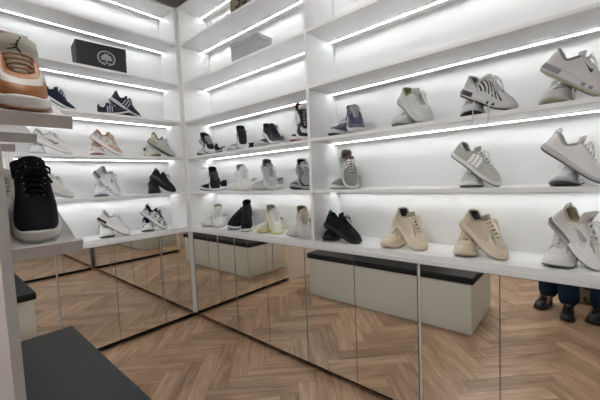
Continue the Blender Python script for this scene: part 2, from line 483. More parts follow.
    if st.collar != 'sock':
        # --- tongue
        tx0, tx1 = st.thx + .004, .088
        nu, nv = 10, 8
        bm = bmesh.new(); g = []
        rise = C('tongue_rise', .026); tw = C('tongue_w', .030)
        for a in range(nu + 1):
            f = a / nu
            x = tx0 + (tx1 - tx0) * f
            z = st.zthroat + (st.instep - st.zthroat) * f + st.sole[0] * .35 - .006
            if f > .80: x = tx0 + (tx1 - tx0) * (.80 + (f - .8) * .75); z += rise * ((f - .8) / .2) * .9 + .002
            w = (st.thw * .8) + (tw - st.thw * .8) * smoothstep(.55, .95, f)
            if f > .93: w *= .88
            g.append([])
            for b in range(nv + 1):
                s2 = b / nv * 2 - 1
                yy = st.yc(min(1, x / st.L)) + s2 * w
                g[-1].append(Vector((x - .010 * s2 * s2 * f, yy, z + .004 * (1 - s2 * s2) - .012 * s2 * s2 * smoothstep(.5, 1, f))))
        vv = [[bm.verts.new(p) for p in r] for r in g]
        for a in range(nu):
            for b in range(nv): bm.faces.new((vv[a][b], vv[a + 1][b], vv[a + 1][b + 1], vv[a][b + 1]))
        tg = link_mesh('tongue', bm, cmat(C('tongue', up)), root, True)
        sm = tg.modifiers.new('thickness', 'SOLIDIFY'); sm.thickness = C('tongue_t', .007); sm.offset = 0
        def TP(a, b, off):   # point on the outer tongue face, a = along 0..1, b = -1..1
            A = a * nu; i = min(nu - 1, int(A)); fr = A - i
            Bv = (b + 1) / 2 * nv; j = min(nv - 1, int(Bv)); fb = Bv - j
            p = (g[i][j] * (1 - fr) + g[i + 1][j] * fr) * (1 - fb) + (g[i][j + 1] * (1 - fr) + g[i + 1][j + 1] * fr) * fb
            n = (g[i + 1][j] - g[i][j]).cross(g[i][j + 1] - g[i][j]).normalized()
            if n.z < 0 and n.x < 0 or n.x < -.2: n = -n
            if n.x < 0: n = -n
            return p + n * off
        tl = C('tongue_logo')
        if tl:
            bm = bmesh.new(); o2 = C('tongue_t', .007) / 2 + .0008
            if tl[0] == 'jump':
                sc = C('logo_scale', .30)
                for (x0, y0), (x1, y1), w in JUMP:
                    d = Vector((x1 - x0, y1 - y0)); d.normalize(); n = Vector((-d.y, d.x)) * w / 2
                    q = [(x0 + n.x, y0 + n.y), (x1 + n.x, y1 + n.y), (x1 - n.x, y1 - n.y), (x0 - n.x, y0 - n.y)]
                    k = len(bm.faces) * .00012
                    f = bm.faces.new([bm.verts.new(TP(.90 + .14 * sc * 2.7 * (yy - .2), sc * 2.3 * xx, o2 + k)) for xx, yy in q])
            else:
                q = [(-.45, .86), (.45, .86), (.45, .93), (-.45, .93)]
                f = bm.faces.new([bm.verts.new(TP(yy, xx, o2)) for xx, yy in q])
            link_mesh('tongue_badge', bm, cmat(tl[1], kind='r'), root)
        # --- laces
        if C('laces') is not None:
            bm = bmesh.new()
            n = C('rows', 6)
            lt, q0 = C('lace_r', .0030), .97
            def edge(k, sg, lift=.0035):
                f = .44 + .50 * k
                f = max(0, min(1, f))
                t = math.acos(1 - 2 * f)
                # choose t so that collar x is along the throat
                xc = .108 + (st.thx - .004 - .108) * k
                f2 = (xc - .010) / (st.thx - .010); t = math.acos(max(-1, min(1, 1 - 2 * f2)))
                if sg < 0: t = 2 * PI - t
                p = st.P(t, .93) ; return p + Vector((0, 0, lift))
            for r in range(n):
                k = .04 + .90 * r / max(1, n - 1)
                for sg in (1, -1) if C('cross', True) else (1,):
                    a = edge(k, sg); b = edge(max(0, k - .10) if C('cross', True) else k, -sg)
                    m_ = (a + b) / 2 + Vector((.001, 0, .004))
                    add_tube(bm, [a + Vector((0, 0, -.003)), a.lerp(m_, .5) + Vector((0, 0, .002)), m_, b.lerp(m_, .5) + Vector((0, 0, .002)), b + Vector((0, 0, -.003))], lt, 6, flat=.6)
            a = edge(.03, 1); b = edge(.03, -1); m_ = (a + b) / 2 + Vector((.002, 0, .008))
            if C('bow', True):
                for sg in (1, -1):
                    add_tube(bm, [m_, m_ + Vector((.004, sg * .018, .012)), m_ + Vector((.014, sg * .034, .004)), m_ + Vector((.026, sg * .034, -.006)), m_ + Vector((.020, sg * .016, .003)), m_], lt * .85, 6)
                    add_tube(bm, [m_, m_ + Vector((.016, sg * .012, .004)), m_ + Vector((.034, sg * .026, -.010)), m_ + Vector((.046, sg * .036, -.026))], lt * .8, 6)
            link_mesh('laces', bm, cmat(C('laces')), root, True)
            if C('eyelets'):
                bm = bmesh.new()
                for r in range(n):
                    for sg in (1, -1):
                        p = edge(.04 + .9 * r / (n - 1), sg, .0008) + Vector((0, sg * .003, -.001))
                        add_tube(bm, [p + Vector((.0035 * math.cos(a), .0035 * math.sin(a), -.0016 * sg * math.sin(a))) for a in [x * PI / 5 for x in range(11)]], .0011, 5)
                link_mesh('eyelets', bm, M_alu, root, True)
    # --- side marks
    lg = C('logo')
    if lg:
        kind, lcol = lg
        for sg in (1, -1):
            bm = bmesh.new()
            def strip(path, mi=0):
                # path: (f, q, halfwidth in q)
                prev = None
                for f, q, w in path:
                    row = [bm.verts.new(st.side(f, q - w + 2 * w * e / 3, sg)) for e in range(4)]
                    if prev:
                        for e in range(3): bm.faces.new((prev[e], row[e], row[e + 1], prev[e + 1]))
                    prev = row
            def bar(f0, q0, f1, q1, w):
                prev = None
                for k in range(7):
                    q = q0 + (q1 - q0) * k / 6; f = f0 + (f1 - f0) * k / 6
                    row = [bm.verts.new(st.side(f + w * (e / 2 - .5) * 2, q, sg)) for e in range(3)]
                    if prev:
                        for e in range(2): bm.faces.new((prev[e], row[e], row[e + 1], prev[e + 1]))
                    prev = row
            if kind == 'three':
                for k in range(3): bar(.37 + k * .085, .10, .47 + k * .085, .80, C('bar_w', .017))
                nm = 'side_stripes'
            elif kind == 'swoosh' or kind == 'smallswoosh':
                if kind == 'swoosh': S0, SC, Q0, QC = .20, .52, .34, 1.0
                else: S0, SC, Q0, QC = .52, .17, .50, .55
                pth = [(0, .42, .005), (.2, .28, .02), (.42, .14, .045), (.62, .05, .07), (.76, .02, .085), (.88, .08, .075), (.97, .22, .05), (1.05, .42, .015)]
                pth = [(S0 + SC * a, Q0 + QC * (b - .1), max(.006, c * (1.0 if kind == 'swoosh' else .9))) for a, b, c in pth]
                strip(pth); nm = 'side_logo'
            elif kind == 'ribs':
                for k in range(7): bar(.34 + k * .085, .30 - .02 * k, .30 + k * .070, .92, .017)
                nm = 'side_ribs'
            elif kind == 'cage':
                bar(.45, .05, .60, .85, .008); bar(.62, .05, .52, .85, .008); bar(.30, .15, .42, .80, .010); strip([(.2, .55, .03), (.4, .42, .03), (.6, .36, .03), (.75, .30, .02)])
                nm = 'side_cage'
            elif kind == 'wing':
                strip([(.42, .62, .02), (.50, .50, .10), (.58, .46, .13), (.66, .50, .10), (.70, .60, .03)]); nm = 'side_panel'
            elif kind == 'band':
                strip([(.08, .5, .08), (.2, .42, .09), (.35, .30, .08), (.5, .22, .07), (.65, .18, .05)]); nm = 'side_band'
            link_mesh(nm, bm, cmat(lcol, kind='l'), root)
    root['_'] = 1
    del root['_']
    return root

def copy_tree(o):
    c = o.copy(); COL.objects.link(c)
    for ch in list(o.children):
        d = ch.copy(); COL.objects.link(d); d.parent = c
    return c

# shapes
LOW = Shoe()
RUN = Shoe(sole=(.036, .024), spring=.020, heel=.082, dip=.058, instep=.088, zthroat=.057, thx=.186, toe=.9)
SLIM = Shoe(W=.94, sole=(.028, .019), spring=.020, heel=.078, dip=.056, instep=.086, zthroat=.053, thx=.180, toe=.8)
CHUNK = Shoe(W=1.05, sole=(.042, .031), spring=.014, heel=.078, dip=.058, instep=.090, zthroat=.060, thx=.190)
AIRC = Shoe(W=1.03, sole=(.042, .027), spring=.018, heel=.084, dip=.060, instep=.093, zthroat=.058, thx=.186, toe=.9)
FLAT = Shoe(W=1.0, sole=(.025, .022), spring=.006, heel=.076, dip=.054, instep=.084, zthroat=.056, thx=.186)
HIGH = Shoe(W=1.04, sole=(.032, .026), spring=.010, heel=.130, dip=.108, instep=.134, zthroat=.068, thx=.195, boxh=.62)
MID = Shoe(W=1.04, sole=(.034, .026), spring=.012, heel=.092, dip=.072, instep=.102, zthroat=.062, thx=.192, boxh=.70)
SOCK = Shoe(W=1.0, sole=(.040, .026), spring=.016, heel=.165, dip=.1, instep=.172, collar='sock', boxh=.42)

W8 = (.74, .74, .75); WO = (.66, .65, .62); BK = (.012, .013, .017); NV = (.016, .022, .042); GY = (.25, .25, .245); LG = (.45, .45, .44)
BE = (.60, .52, .42); TAN = (.42, .24, .12); BR = (.30, .17, .09)

KITS = {
 'navy_knit': (SLIM, dict(upper=NV, sole=(.62, .63, .66), outsole=(.5, .5, .52), laces=(.05, .06, .09), lining=BK, tab=NV)),
 'dark_run': (RUN, dict(upper=(.02, .022, .045), overlay=BK, regions='hx', sole=(.55, .55, .58), outsole=BK, laces=BK, lining=BK, logo=('three', (.42,.43,.50)), tab=BK)),
 'white_low': (LOW, dict(upper=(.66,.66,.66), kind='l', sole=W8, laces=WO, lining=LG, logo=('swoosh', (.22, .22, .23)))),
 'tan_retro': (CHUNK, dict(upper=(.62, .61, .60), overlay=(.52,.33,.20), accent=(.42, .22, .14), regions='ewm', okind='l', sole=W8, outsole=(.42, .20, .16), laces=(.55, .5, .45), lining=TAN, tongue=(.45, .29, .15), tongue_rise=.034)),
 'grey_air': (AIRC, dict(upper=(.50,.50,.48), overlay=(.52,.50,.34), regions='h', sole=(.50, .49, .38), air=1, air_col=(.34, .34, .30), outsole=GY, laces=(.6,.6,.6), lining=BK, logo=('smallswoosh', (.05, .05, .05)), tab=BK)),
 'pale_mid': (MID, dict(upper=(.62,.62,.61), kind='l', overlay=(.42, .42, .42), regions='h', sole=(.6, .6, .6), laces=LG, lining=LG, tongue_rise=.03)),
 'white_air': (AIRC, dict(upper=(.66,.66,.68), overlay=(.74,.74,.76), regions='mh', sole=(.66, .67, .70), air=2, air_col=(.13, .14, .18), outsole=(.3, .3, .34), laces=W8, lining=LG, logo=('smallswoosh', (.05, .06, .10)))),
 'black_air': (AIRC, dict(upper=BK, sole=(.014, .014, .018), outsole=BK, laces=BK, lining=BK, air=1, air_col=(.05, .05, .06), tab=BK, logo=('smallswoosh', (.3, .3, .3)))),
 'white_black_sole': (CHUNK, dict(upper=(.70,.70,.70), kind='l', overlay=(.80,.80,.80), regions='me', sole=W8, outsole=BK, air=1, air_col=BK, laces=W8, lining=LG, tab=W8, chunky=1, flare=.005)),
 'white_black_patch': (CHUNK, dict(upper=(.68, .68, .68), kind='l', overlay=BK, accent=BK, regions='kw', sole=W8, outsole=BK, laces=BK, lining=BK, tab=BK, tongue=BK, chunky=1, flare=.005)),
 'black_white_toe': (LOW, dict(upper=(.012,.013,.017), overlay=(.66,.66,.66), regions='xh', sole=(.62, .63, .65), outsole=BK, band=1, air_col=BK, laces=(.5,.5,.5), lining=BK, logo=('band', (.55, .55, .55)), tongue_logo=('tag', (.7, .7, .7)))),
 'black_grey_toe': (FLAT, dict(upper=BK, overlay=(.60,.60,.61), regions='x', sole=(.60, .60, .62), outsole=(.4, .4, .4), band=1, air_col=BK, laces=(.03, .03, .03), lining=BK, tongue=BK, tongue_logo=('tag', (.7, .7, .7)))),
 'dark_sloping': (RUN, dict(upper=(.018, .02, .026), overlay=(.05, .05, .06), regions='x', sole=(.62, .63, .65), outsole=(.5, .5, .5), laces=BK, lining=BK)),
 'red_black_high': (HIGH, dict(upper=(.62, .62, .60), kind='l', overlay=BK, accent=BK, regions='xef', okind='l', sole=W8, outsole=(.35, .02, .03), laces=BK, lining=(.3, .02, .03), tongue=(.58, .57, .52), tongue_rise=.04, tongue_w=.034, logo=('swoosh', (.35, .03, .04)), collar_col=BK)),
 'black_knit': (RUN, dict(upper=BK, sole=(.68, .69, .71), outsole=GY, laces=(.10,.10,.11), lining=BK, tongue_logo=('tag', (.35, .35, .35)))),
 'white_knit': (AIRC, dict(upper=(.74,.73,.71), overlay=(.6, .6, .58), regions='h', sole=(.70, .70, .68), laces=W8, lining=GY, tongue_rise=.036, collar_col=LG)),
 'grey_retro': (CHUNK, dict(upper=(.40, .41, .41), overlay=(.5, .5, .5), regions='me', sole=(.58, .58, .57), outsole=LG, laces=(.5, .5, .5), lining=GY, tongue=(.35, .35, .35))),
 'striped_bw': (AIRC, dict(upper=(.30, .31, .32), overlay=BK, regions='mh', sole=(.35, .35, .36), outsole=BK, laces=(.6, .6, .6), lining=BK, logo=('ribs', (.02, .02, .02)), collar_col=LG)),
 'white_court': (CHUNK, dict(accent=(.35,.34,.32), upper=(.70,.70,.67), kind='l', overlay=(.78,.78,.76), regions='xhf', sole=(.70, .70, .67), outsole=(.35, .36, .35), laces=W8, lining=(.42, .37, .26), collar_col=(.45, .40, .29))),
 'sock_black': (SOCK, dict(upper=BK, sole=(.72, .72, .74), outsole=BK, lining=BK, air_col=BK, collar_col=BK)),
 'cream_yellow': (AIRC, dict(upper=(.66, .64, .56), overlay=(.72, .71, .62), regions='em', sole=(.72, .68, .36), outsole=(.62, .58, .30), laces=W8, lining=(.5, .48, .38), chunky=1)),
 'stone_low': (MID, dict(upper=(.52, .50, .47), kind='l', overlay=(.58, .56, .53), regions='x', sole=(.60, .58, .56), laces=(.62, .54, .34), lining=(.36, .28, .18), collar_col=(.42, .35, .25))),
 'violet_navy': (CHUNK, dict(upper=(.060,.060,.115), overlay=(.10, .10, .15), regions='xk', okind='l', accent=(.36,.36,.37), sole=(.55, .55, .56), outsole=(.02, .02, .03), air=1, air_col=(.03, .03, .05), laces=(.48,.48,.50), lining=GY, collar_col=GY, tongue=(.28, .28, .29), logo=('cage', (.30, .30, .33)), cross=True)),
 'grey_mesh': (CHUNK, dict(upper=(.54,.55,.54), overlay=(.60,.60,.60), regions='meh', sole=(.55,.56,.55), air=1, air_col=(.5,.5,.5), outsole=GY, laces=(.55,.55,.55), lining=(.32, .34, .16), collar_col=(.42, .43, .30), logo=('wing', (.50, .50, .50)))),
 'silver_ribbed': (AIRC, dict(accent=(.02,.02,.025), upper=(.60,.60,.60), overlay=(.50,.50,.50), regions='h', sole=(.56,.56,.57), air=2, air_col=(.04, .04, .05), outsole=(.02, .02, .02), laces=(.75,.75,.75), lining=(.22, .22, .22), logo=('ribs', (.02,.02,.025)), collar_col=(.40, .40, .40))),
 'grey_pink_air': (AIRC, dict(upper=(.58,.57,.58), overlay=(.57,.54,.54), regions='mh', accent=(.45, .35, .34), sole=(.55,.54,.545), air=2, air_col=(.22,.22,.23), outsole=(.42, .41, .30), laces=(.78,.78,.78), lining=(.10, .10, .10), logo=('smallswoosh', (.04, .04, .045)), collar_col=(.25, .25, .25))),
 'grey_three': (FLAT, dict(upper=(.19,.195,.19), kind='l', sole=(.60, .61, .60), outsole=(.35, .36, .35), laces=(.85,.85,.83), lining=(.42, .36, .30), logo=('three', (.78,.78,.76)), tongue=(.15, .15, .15), collar_col=(.42, .36, .30), bar_w=.028, rows=5)),
 'sage_three': (FLAT, dict(upper=(.43,.44,.40), kind='l', overlay=(.50,.50,.46), regions='x', sole=(.68,.69,.66), outsole=(.12, .12, .12), laces=(.82,.82,.80), lining=(.30, .31, .30), logo=('three', (.84,.84,.82)), collar_col=(.52, .52, .50), bar_w=.031, rows=5)),
 'white_runner': (SLIM, dict(upper=(.80,.79,.79), overlay=(.72,.72,.72), sole=(.52,.52,.53), outsole=(.12, .12, .13), laces=(.8,.8,.8), lining=(.45, .43, .38), collar_col=(.46, .44, .40), tab=(.62, .62, .62), tongue_rise=.036, rows=5)),
 'black_chunky': (MID, dict(upper=(.010, .010, .012), sole=(.010, .010, .012), outsole=BK, laces=(.012, .012, .014), lining=BK, tab=BK, chunky=1, tongue_rise=.034)),
 'beige_retro': (MID, dict(upper=(.64,.55,.42), kind='l', overlay=(.74,.64,.49), regions='mxhf', accent=(.36, .35, .34), sole=(.72,.62,.48), outsole=(.68,.57,.44), laces=(.80,.74,.54), lining=(.07, .07, .06), collar_col=(.40, .39, .30), tongue=(.44, .44, .34), tongue_rise=.03, rows=5, lace_r=.0036)),
 'sand_retro': (MID, dict(upper=(.56,.47,.36), kind='l', overlay=(.68,.58,.45), regions='mxhf', accent=(.30, .30, .30), sole=(.68,.58,.45), outsole=(.42, .34, .28), laces=(.78,.70,.50), lining=(.12, .12, .11), collar_col=(.38, .36, .30), tongue=(.38, .36, .29), tongue_rise=.03, rows=5, lace_r=.0036)),
 'white_grey_retro': (MID, dict(logo_scale=.36, upper=(.66,.65,.62), kind='l', overlay=(.76,.76,.75), regions='mxf', accent=(.36,.35,.34), sole=(.76,.76,.76), outsole=(.22, .22, .22), air=3, air_col=(.17,.17,.18), laces=(.75,.75,.73), lining=(.50, .45, .32), collar_col=(.52, .48, .36), tongue=(.72,.71,.69), tongue_rise=.060, tongue_w=.042, tongue_logo=('jump', (.42, .015, .04)), logo=('wing', (.38, .37, .35)), tab=(.55, .55, .53), rows=4)),
}

def frame_for(unit):
    return MA if unit == 'A' else MB_
SHOES = []
def orient(M, phi, pitch=0, roll=0):
    R3 = M.to_3x3()
    ux, vx = R3 @ Vector((1, 0, 0)), R3 @ Vector((0, 1, 0))
    d = ux * math.cos(math.radians(phi)) + vx * math.sin(math.radians(phi))
    yaw = math.atan2(d.y, d.x)
    return Matrix.Rotation(yaw, 4, 'Z') @ Matrix.Rotation(math.radians(pitch), 4, 'Y') @ Matrix.Rotation(math.radians(roll), 4, 'X')
def sole_pts(s):
    return [s.foot(th(i), -.003, s.zbot(s.xf(th(i)))) for i in range(MS)]
def rest(R, s, zs):
    return zs - min((R @ p).z for p in sole_pts(s))
def place_at(root, R, loc):
    root.rotation_mode = 'QUATERNION'; root.rotation_quaternion = R.to_quaternion(); root.location = loc

def shoe_cloud(s):
    pts = [s.P(th(i), j / 8) for i in range(0, MS) for j in range(9)]
    pts += [s.foot(th(i), .004, s.ztop(s.xf(th(i))) * .6) for i in range(MS)]
    return pts
def put_pair(style, unit, lev, u1, phi1, du, phi2, lab1, lab2, v1=.026, v2=.075, roll2=0.0, group=None, minpitch=14, keep=True, tgt=None):
    s, kit = KITS[style]
    M = frame_for(unit); R3 = M.to_3x3(); zs = ZS[lev] + .0008
    base = build_shoe(s, kit)
    # flat shoe: its toe tip at (u1, v1 behind the front edge)
    R1 = orient(M, phi1)
    toe = R1 @ Vector((s.L, 0, 0))
    o1 = M @ Vector((u1, -v1, 0)); loc1 = Vector((o1.x - toe.x, o1.y - toe.y, zs))
    loc1.z = rest(R1, s, zs)
    place_at(base, R1, loc1)
    cloud = [R1 @ p + loc1 for p in shoe_cloud(s)]
    # leaning shoe: its toe tip at (u1 + du, v2 behind the front edge), rolled back until it just rests on the flat one
    o2 = M @ Vector((u1 + du, -v2, 0))
    best = None
    pitch = minpitch
    while pitch < 66:
        R2 = orient(M, phi2, pitch, roll2)
        tt = R2 @ Vector((s.L, 0, s.zbot(1)))
        loc2 = Vector((o2.x - tt.x, o2.y - tt.y, 0)); loc2.z = rest(R2, s, zs)
        Ri = R2.inverted(); pen = 0
        for p in cloud:
            q = Ri @ (p - loc2)
            if -.002 < q.x < s.L and abs(q.y - s.yc(q.x / s.L)) < s.hw(max(0, min(1, q.x / s.L))) + .003:
                pen = max(pen, q.z - s.zbot(max(0, q.x / s.L)) - .0005) if q.z < .12 else max(pen, .05)
        best = (R2, loc2, pitch)
        if pen < .001: break
        pitch += .75
    lean = copy_tree(base)
    place_at(lean, best[0], best[1])
    g = group
    tag(base, lab1, 'shoe', g); tag(lean, lab2, 'shoe', g)
    SHOES.append((style, base, lean, s, R1, loc1, best[0], best[1], best[2], tgt))
    return base, lean

put_pair('navy_knit', 'A', 3, -1.0759, 95, 0.2, 25.0, 'navy knitted runner beside the tan high-top, standing flat beneath its twin', 'navy knitted runner beside the tan high-top, tilted heel-up on its twin', v2=0.09, group='sneakers on the third lit shelves', tgt=(36, 76, 84, 108))
put_pair('dark_run', 'A', 3, -0.4863, 50, 0.11, 20.0, 'dark blue running shoe with grey stripes, standing flat beneath its twin', 'dark blue running shoe with grey stripes, tilted heel-up on its twin', v2=0.09, group='sneakers on the third lit shelves', tgt=(97, 141, 92, 117))
put_pair('white_low', 'A', 2, -1.1551, 100, 0.215, 25.0, 'off-white leather low sneaker with grey side mark, standing flat beneath its twin', 'off-white leather low sneaker with grey side mark, tilted heel-up on its twin', v2=0.04, group='sneakers on the upper lit shelves', tgt=(28, 72, 132, 155))
put_pair('tan_retro', 'A', 2, -0.7630, 105, 0.2, 30.0, 'grey-white sneaker with tan and brown panels, standing flat beneath its twin', 'grey-white sneaker with tan and brown panels, tilted heel-up on its twin', v2=0.09, group='sneakers on the upper lit shelves', tgt=(89, 123, 132, 156))
put_pair('grey_air', 'A', 2, -0.2698, 95, 0.185, 10.0, 'pale grey sneaker with an olive-yellow heel, standing flat beneath its twin', 'pale grey sneaker with an olive-yellow heel, tilted heel-up on its twin', v2=0.065, group='sneakers on the upper lit shelves', tgt=(143, 176, 131, 156))
put_pair('pale_mid', 'A', 1, -1.1660, 100, 0.215, -5.0, 'pale grey sneaker behind the big black shoe, standing flat beneath its twin', 'pale grey sneaker behind the big black shoe, tilted heel-up on its twin', v2=0.065, group='sneakers on the eye-level lit shelves', tgt=(38, 66, 174, 202))
put_pair('white_air', 'A', 1, -0.7590, 105, 0.155, 39.0, 'white cushioned sneaker with dark sole windows, standing flat beneath its twin', 'white cushioned sneaker with dark sole windows, tilted heel-up on its twin', v2=0.09, group='sneakers on the eye-level lit shelves', tgt=(93, 121, 170, 199))
put_pair('black_air', 'A', 1, -0.3113, 108, 0.215, -4.0, 'all-black sneaker near the corner on the left wall, standing flat beneath its twin', 'all-black sneaker near the corner on the left wall, tilted heel-up on its twin', v2=0.09, group='sneakers on the eye-level lit shelves', tgt=(148, 176, 173, 194))
put_pair('white_black_sole', 'A', 0, -0.7321, 100, 0.17, 29.0, 'chunky white sneaker with black tread, standing flat beneath its twin', 'chunky white sneaker with black tread, tilted heel-up on its twin', v2=0.04, group='sneakers along the white worktops', tgt=(97, 131, 212, 240))
put_pair('white_black_patch', 'A', 0, -0.4000, 110, 0.185, 37.0, 'chunky white sneaker with black patches and collar, standing flat beneath its twin', 'chunky white sneaker with black patches and collar, tilted heel-up on its twin', v2=0.065, group='sneakers along the white worktops', tgt=(140, 168, 206, 233))
put_pair('black_white_toe', 'B', 2, 0.1670, 108, 0.185, 11.0, 'black sneaker with pale toe cap nearest the corner, standing flat beneath its twin', 'black sneaker with pale toe cap nearest the corner, tilted heel-up on its twin', v2=0.065, group='sneakers on the upper lit shelves', tgt=(196, 227, 132, 155))
put_pair('black_grey_toe', 'B', 2, 0.6617, 88, 0.125, 32.0, 'black low sneaker with grey toe cap, second from corner, standing flat beneath its twin', 'black low sneaker with grey toe cap, second from corner, tilted heel-up on its twin', v2=0.09, group='sneakers on the upper lit shelves', tgt=(227, 254, 126, 151))
put_pair('dark_sloping', 'B', 2, 1.0660, 82, 0.2, 19.0, 'near-black runner with thick white midsole, standing flat beneath its twin', 'near-black runner with thick white midsole, tilted heel-up on its twin', v2=0.04, group='sneakers on the upper lit shelves', tgt=(257, 284, 123, 146))
put_pair('red_black_high', 'B', 2, 1.4077, 85, 0.11, 34.0, 'white, black and red high-top by the divider, standing flat beneath its twin', 'white, black and red high-top by the divider, tilted heel-up on its twin', v2=0.04, group='sneakers on the upper lit shelves', tgt=(290, 308, 107, 143))
put_pair('black_knit', 'B', 1, 0.1835, 98, 0.17, 24.0, 'black knitted runner with white sole, standing flat beneath its twin', 'black knitted runner with white sole, tilted heel-up on its twin', v2=0.09, group='sneakers on the eye-level lit shelves', tgt=(200, 227, 167, 190))
put_pair('white_knit', 'B', 1, 0.6176, 108, 0.215, 22.0, 'white knitted sneaker with grey collar, standing flat beneath its twin', 'white knitted sneaker with grey collar, tilted heel-up on its twin', v2=0.065, group='sneakers on the eye-level lit shelves', tgt=(227, 258, 165, 191))
put_pair('grey_retro', 'B', 1, 0.9503, 108, 0.17, 24.0, 'mid-grey retro runner left of the divider, standing flat beneath its twin', 'mid-grey retro runner left of the divider, tilted heel-up on its twin', v2=0.09, group='sneakers on the eye-level lit shelves', tgt=(251, 285, 159, 190))
put_pair('striped_bw', 'B', 1, 1.3844, 88, 0.14, 34.0, 'grey sneaker with dark ribs beside the divider, standing flat beneath its twin', 'grey sneaker with dark ribs beside the divider, tilted heel-up on its twin', v2=0.04, group='sneakers on the eye-level lit shelves', tgt=(296, 311, 159, 190))
put_pair('white_court', 'B', 0, 0.1819, 88, 0.185, 34.0, 'white leather court sneaker with tan collar, standing flat beneath its twin', 'white leather court sneaker with tan collar, tilted heel-up on its twin', v2=0.09, group='sneakers along the white worktops', tgt=(201, 227, 204, 228))
put_pair('sock_black', 'B', 0, 0.5906, 90, 0.23, 47.0, 'black sock-like high trainer with white sole, standing flat beneath its twin', 'black sock-like high trainer with white sole, tilted heel-up on its twin', v2=0.04, group='sneakers along the white worktops', tgt=(228, 252, 201, 231))
put_pair('cream_yellow', 'B', 0, 0.9540, 100, 0.215, 22.0, 'cream sneaker with pale yellow sole, standing flat beneath its twin', 'cream sneaker with pale yellow sole, tilted heel-up on its twin', v2=0.09, group='sneakers along the white worktops', tgt=(254, 284, 205, 232))
put_pair('stone_low', 'B', 0, 1.3345, 90, 0.155, 39.0, 'stone grey leather sneaker with gold laces, standing flat beneath its twin', 'stone grey leather sneaker with gold laces, tilted heel-up on its twin', v2=0.04, group='sneakers along the white worktops', tgt=(288, 314, 205, 236))
put_pair('violet_navy', 'B', 2, 1.7425, 95, 0.185, 49.0, 'violet and navy sneaker with grey laces, standing flat beneath its twin', 'violet and navy sneaker with grey laces, tilted heel-up on its twin', v2=0.04, group='sneakers on the upper lit shelves', tgt=(328, 365, 106, 136))
put_pair('grey_mesh', 'B', 2, 2.1831, 95, 0.155, 29.0, 'grey mesh sneaker with green-tinted collar, standing flat beneath its twin', 'grey mesh sneaker with green-tinted collar, tilted heel-up on its twin', v2=0.065, group='sneakers on the upper lit shelves', tgt=(391, 433, 88, 127))
put_pair('silver_ribbed', 'B', 2, 2.5549, 80, 0.17, 20.0, 'silver sneaker with black ribs on its sides, standing flat beneath its twin', 'silver sneaker with black ribs on its sides, tilted heel-up on its twin', v2=0.04, group='sneakers on the upper lit shelves', tgt=(460, 517, 75, 118))
put_pair('grey_pink_air', 'B', 2, 2.8508, 100, 0.185, 5.0, 'grey cushioned sneaker with small dark side mark, standing flat beneath its twin', 'grey cushioned sneaker with small dark side mark, tilted heel-up on its twin', v2=0.09, group='sneakers on the upper lit shelves', tgt=(538, 615, 48, 107))
put_pair('grey_three', 'B', 1, 1.7397, 92, 0.11, 39.0, 'dark grey sneaker with three pale stripes, standing flat beneath its twin', 'dark grey sneaker with three pale stripes, tilted heel-up on its twin', v2=0.09, group='sneakers on the eye-level lit shelves', tgt=(329, 360, 149, 188))
put_pair('sage_three', 'B', 1, 2.5451, 82, 0.11, 10.0, 'sage grey sneaker with three white stripes, standing flat beneath its twin', 'sage grey sneaker with three white stripes, tilted heel-up on its twin', v2=0.09, group='sneakers on the eye-level lit shelves', tgt=(451, 502, 142, 189))
put_pair('white_runner', 'B', 1, 2.8835, 100, 0.155, 5.0, 'plain white runner with grey midsole, standing flat beneath its twin', 'plain white runner with grey midsole, tilted heel-up on its twin', v2=0.065, group='sneakers on the eye-level lit shelves', tgt=(541, 615, 132, 189))
put_pair('black_chunky', 'B', 0, 1.6765, 80, 0.215, -5.0, 'all-black chunky sneaker on the worktop, standing flat beneath its twin', 'all-black chunky sneaker on the worktop, tilted heel-up on its twin', v2=0.09, group='sneakers along the white worktops', tgt=(322, 362, 212, 241))
put_pair('beige_retro', 'B', 0, 2.0946, 95, 0.2, 26.0, 'cream beige retro sneaker on the worktop, standing flat beneath its twin', 'cream beige retro sneaker on the worktop, tilted heel-up on its twin', v2=0.09, group='sneakers along the white worktops', tgt=(380, 428, 207, 248))
put_pair('sand_retro', 'B', 0, 2.5097, 85, 0.17, 24.0, 'sand-coloured retro sneaker with grey vamp, standing flat beneath its twin', 'sand-coloured retro sneaker with grey vamp, tilted heel-up on its twin', v2=0.09, group='sneakers along the white worktops', tgt=(453, 508, 209, 258))
put_pair('white_grey_retro', 'B', 0, 2.8645, 100, 0.155, 32.0, 'white and grey retro sneaker with red tongue figure, standing flat beneath its twin', 'white and grey retro sneaker with red tongue figure, tilted heel-up on its twin', v2=0.09, group='sneakers along the white worktops', tgt=(541, 625, 207, 269))

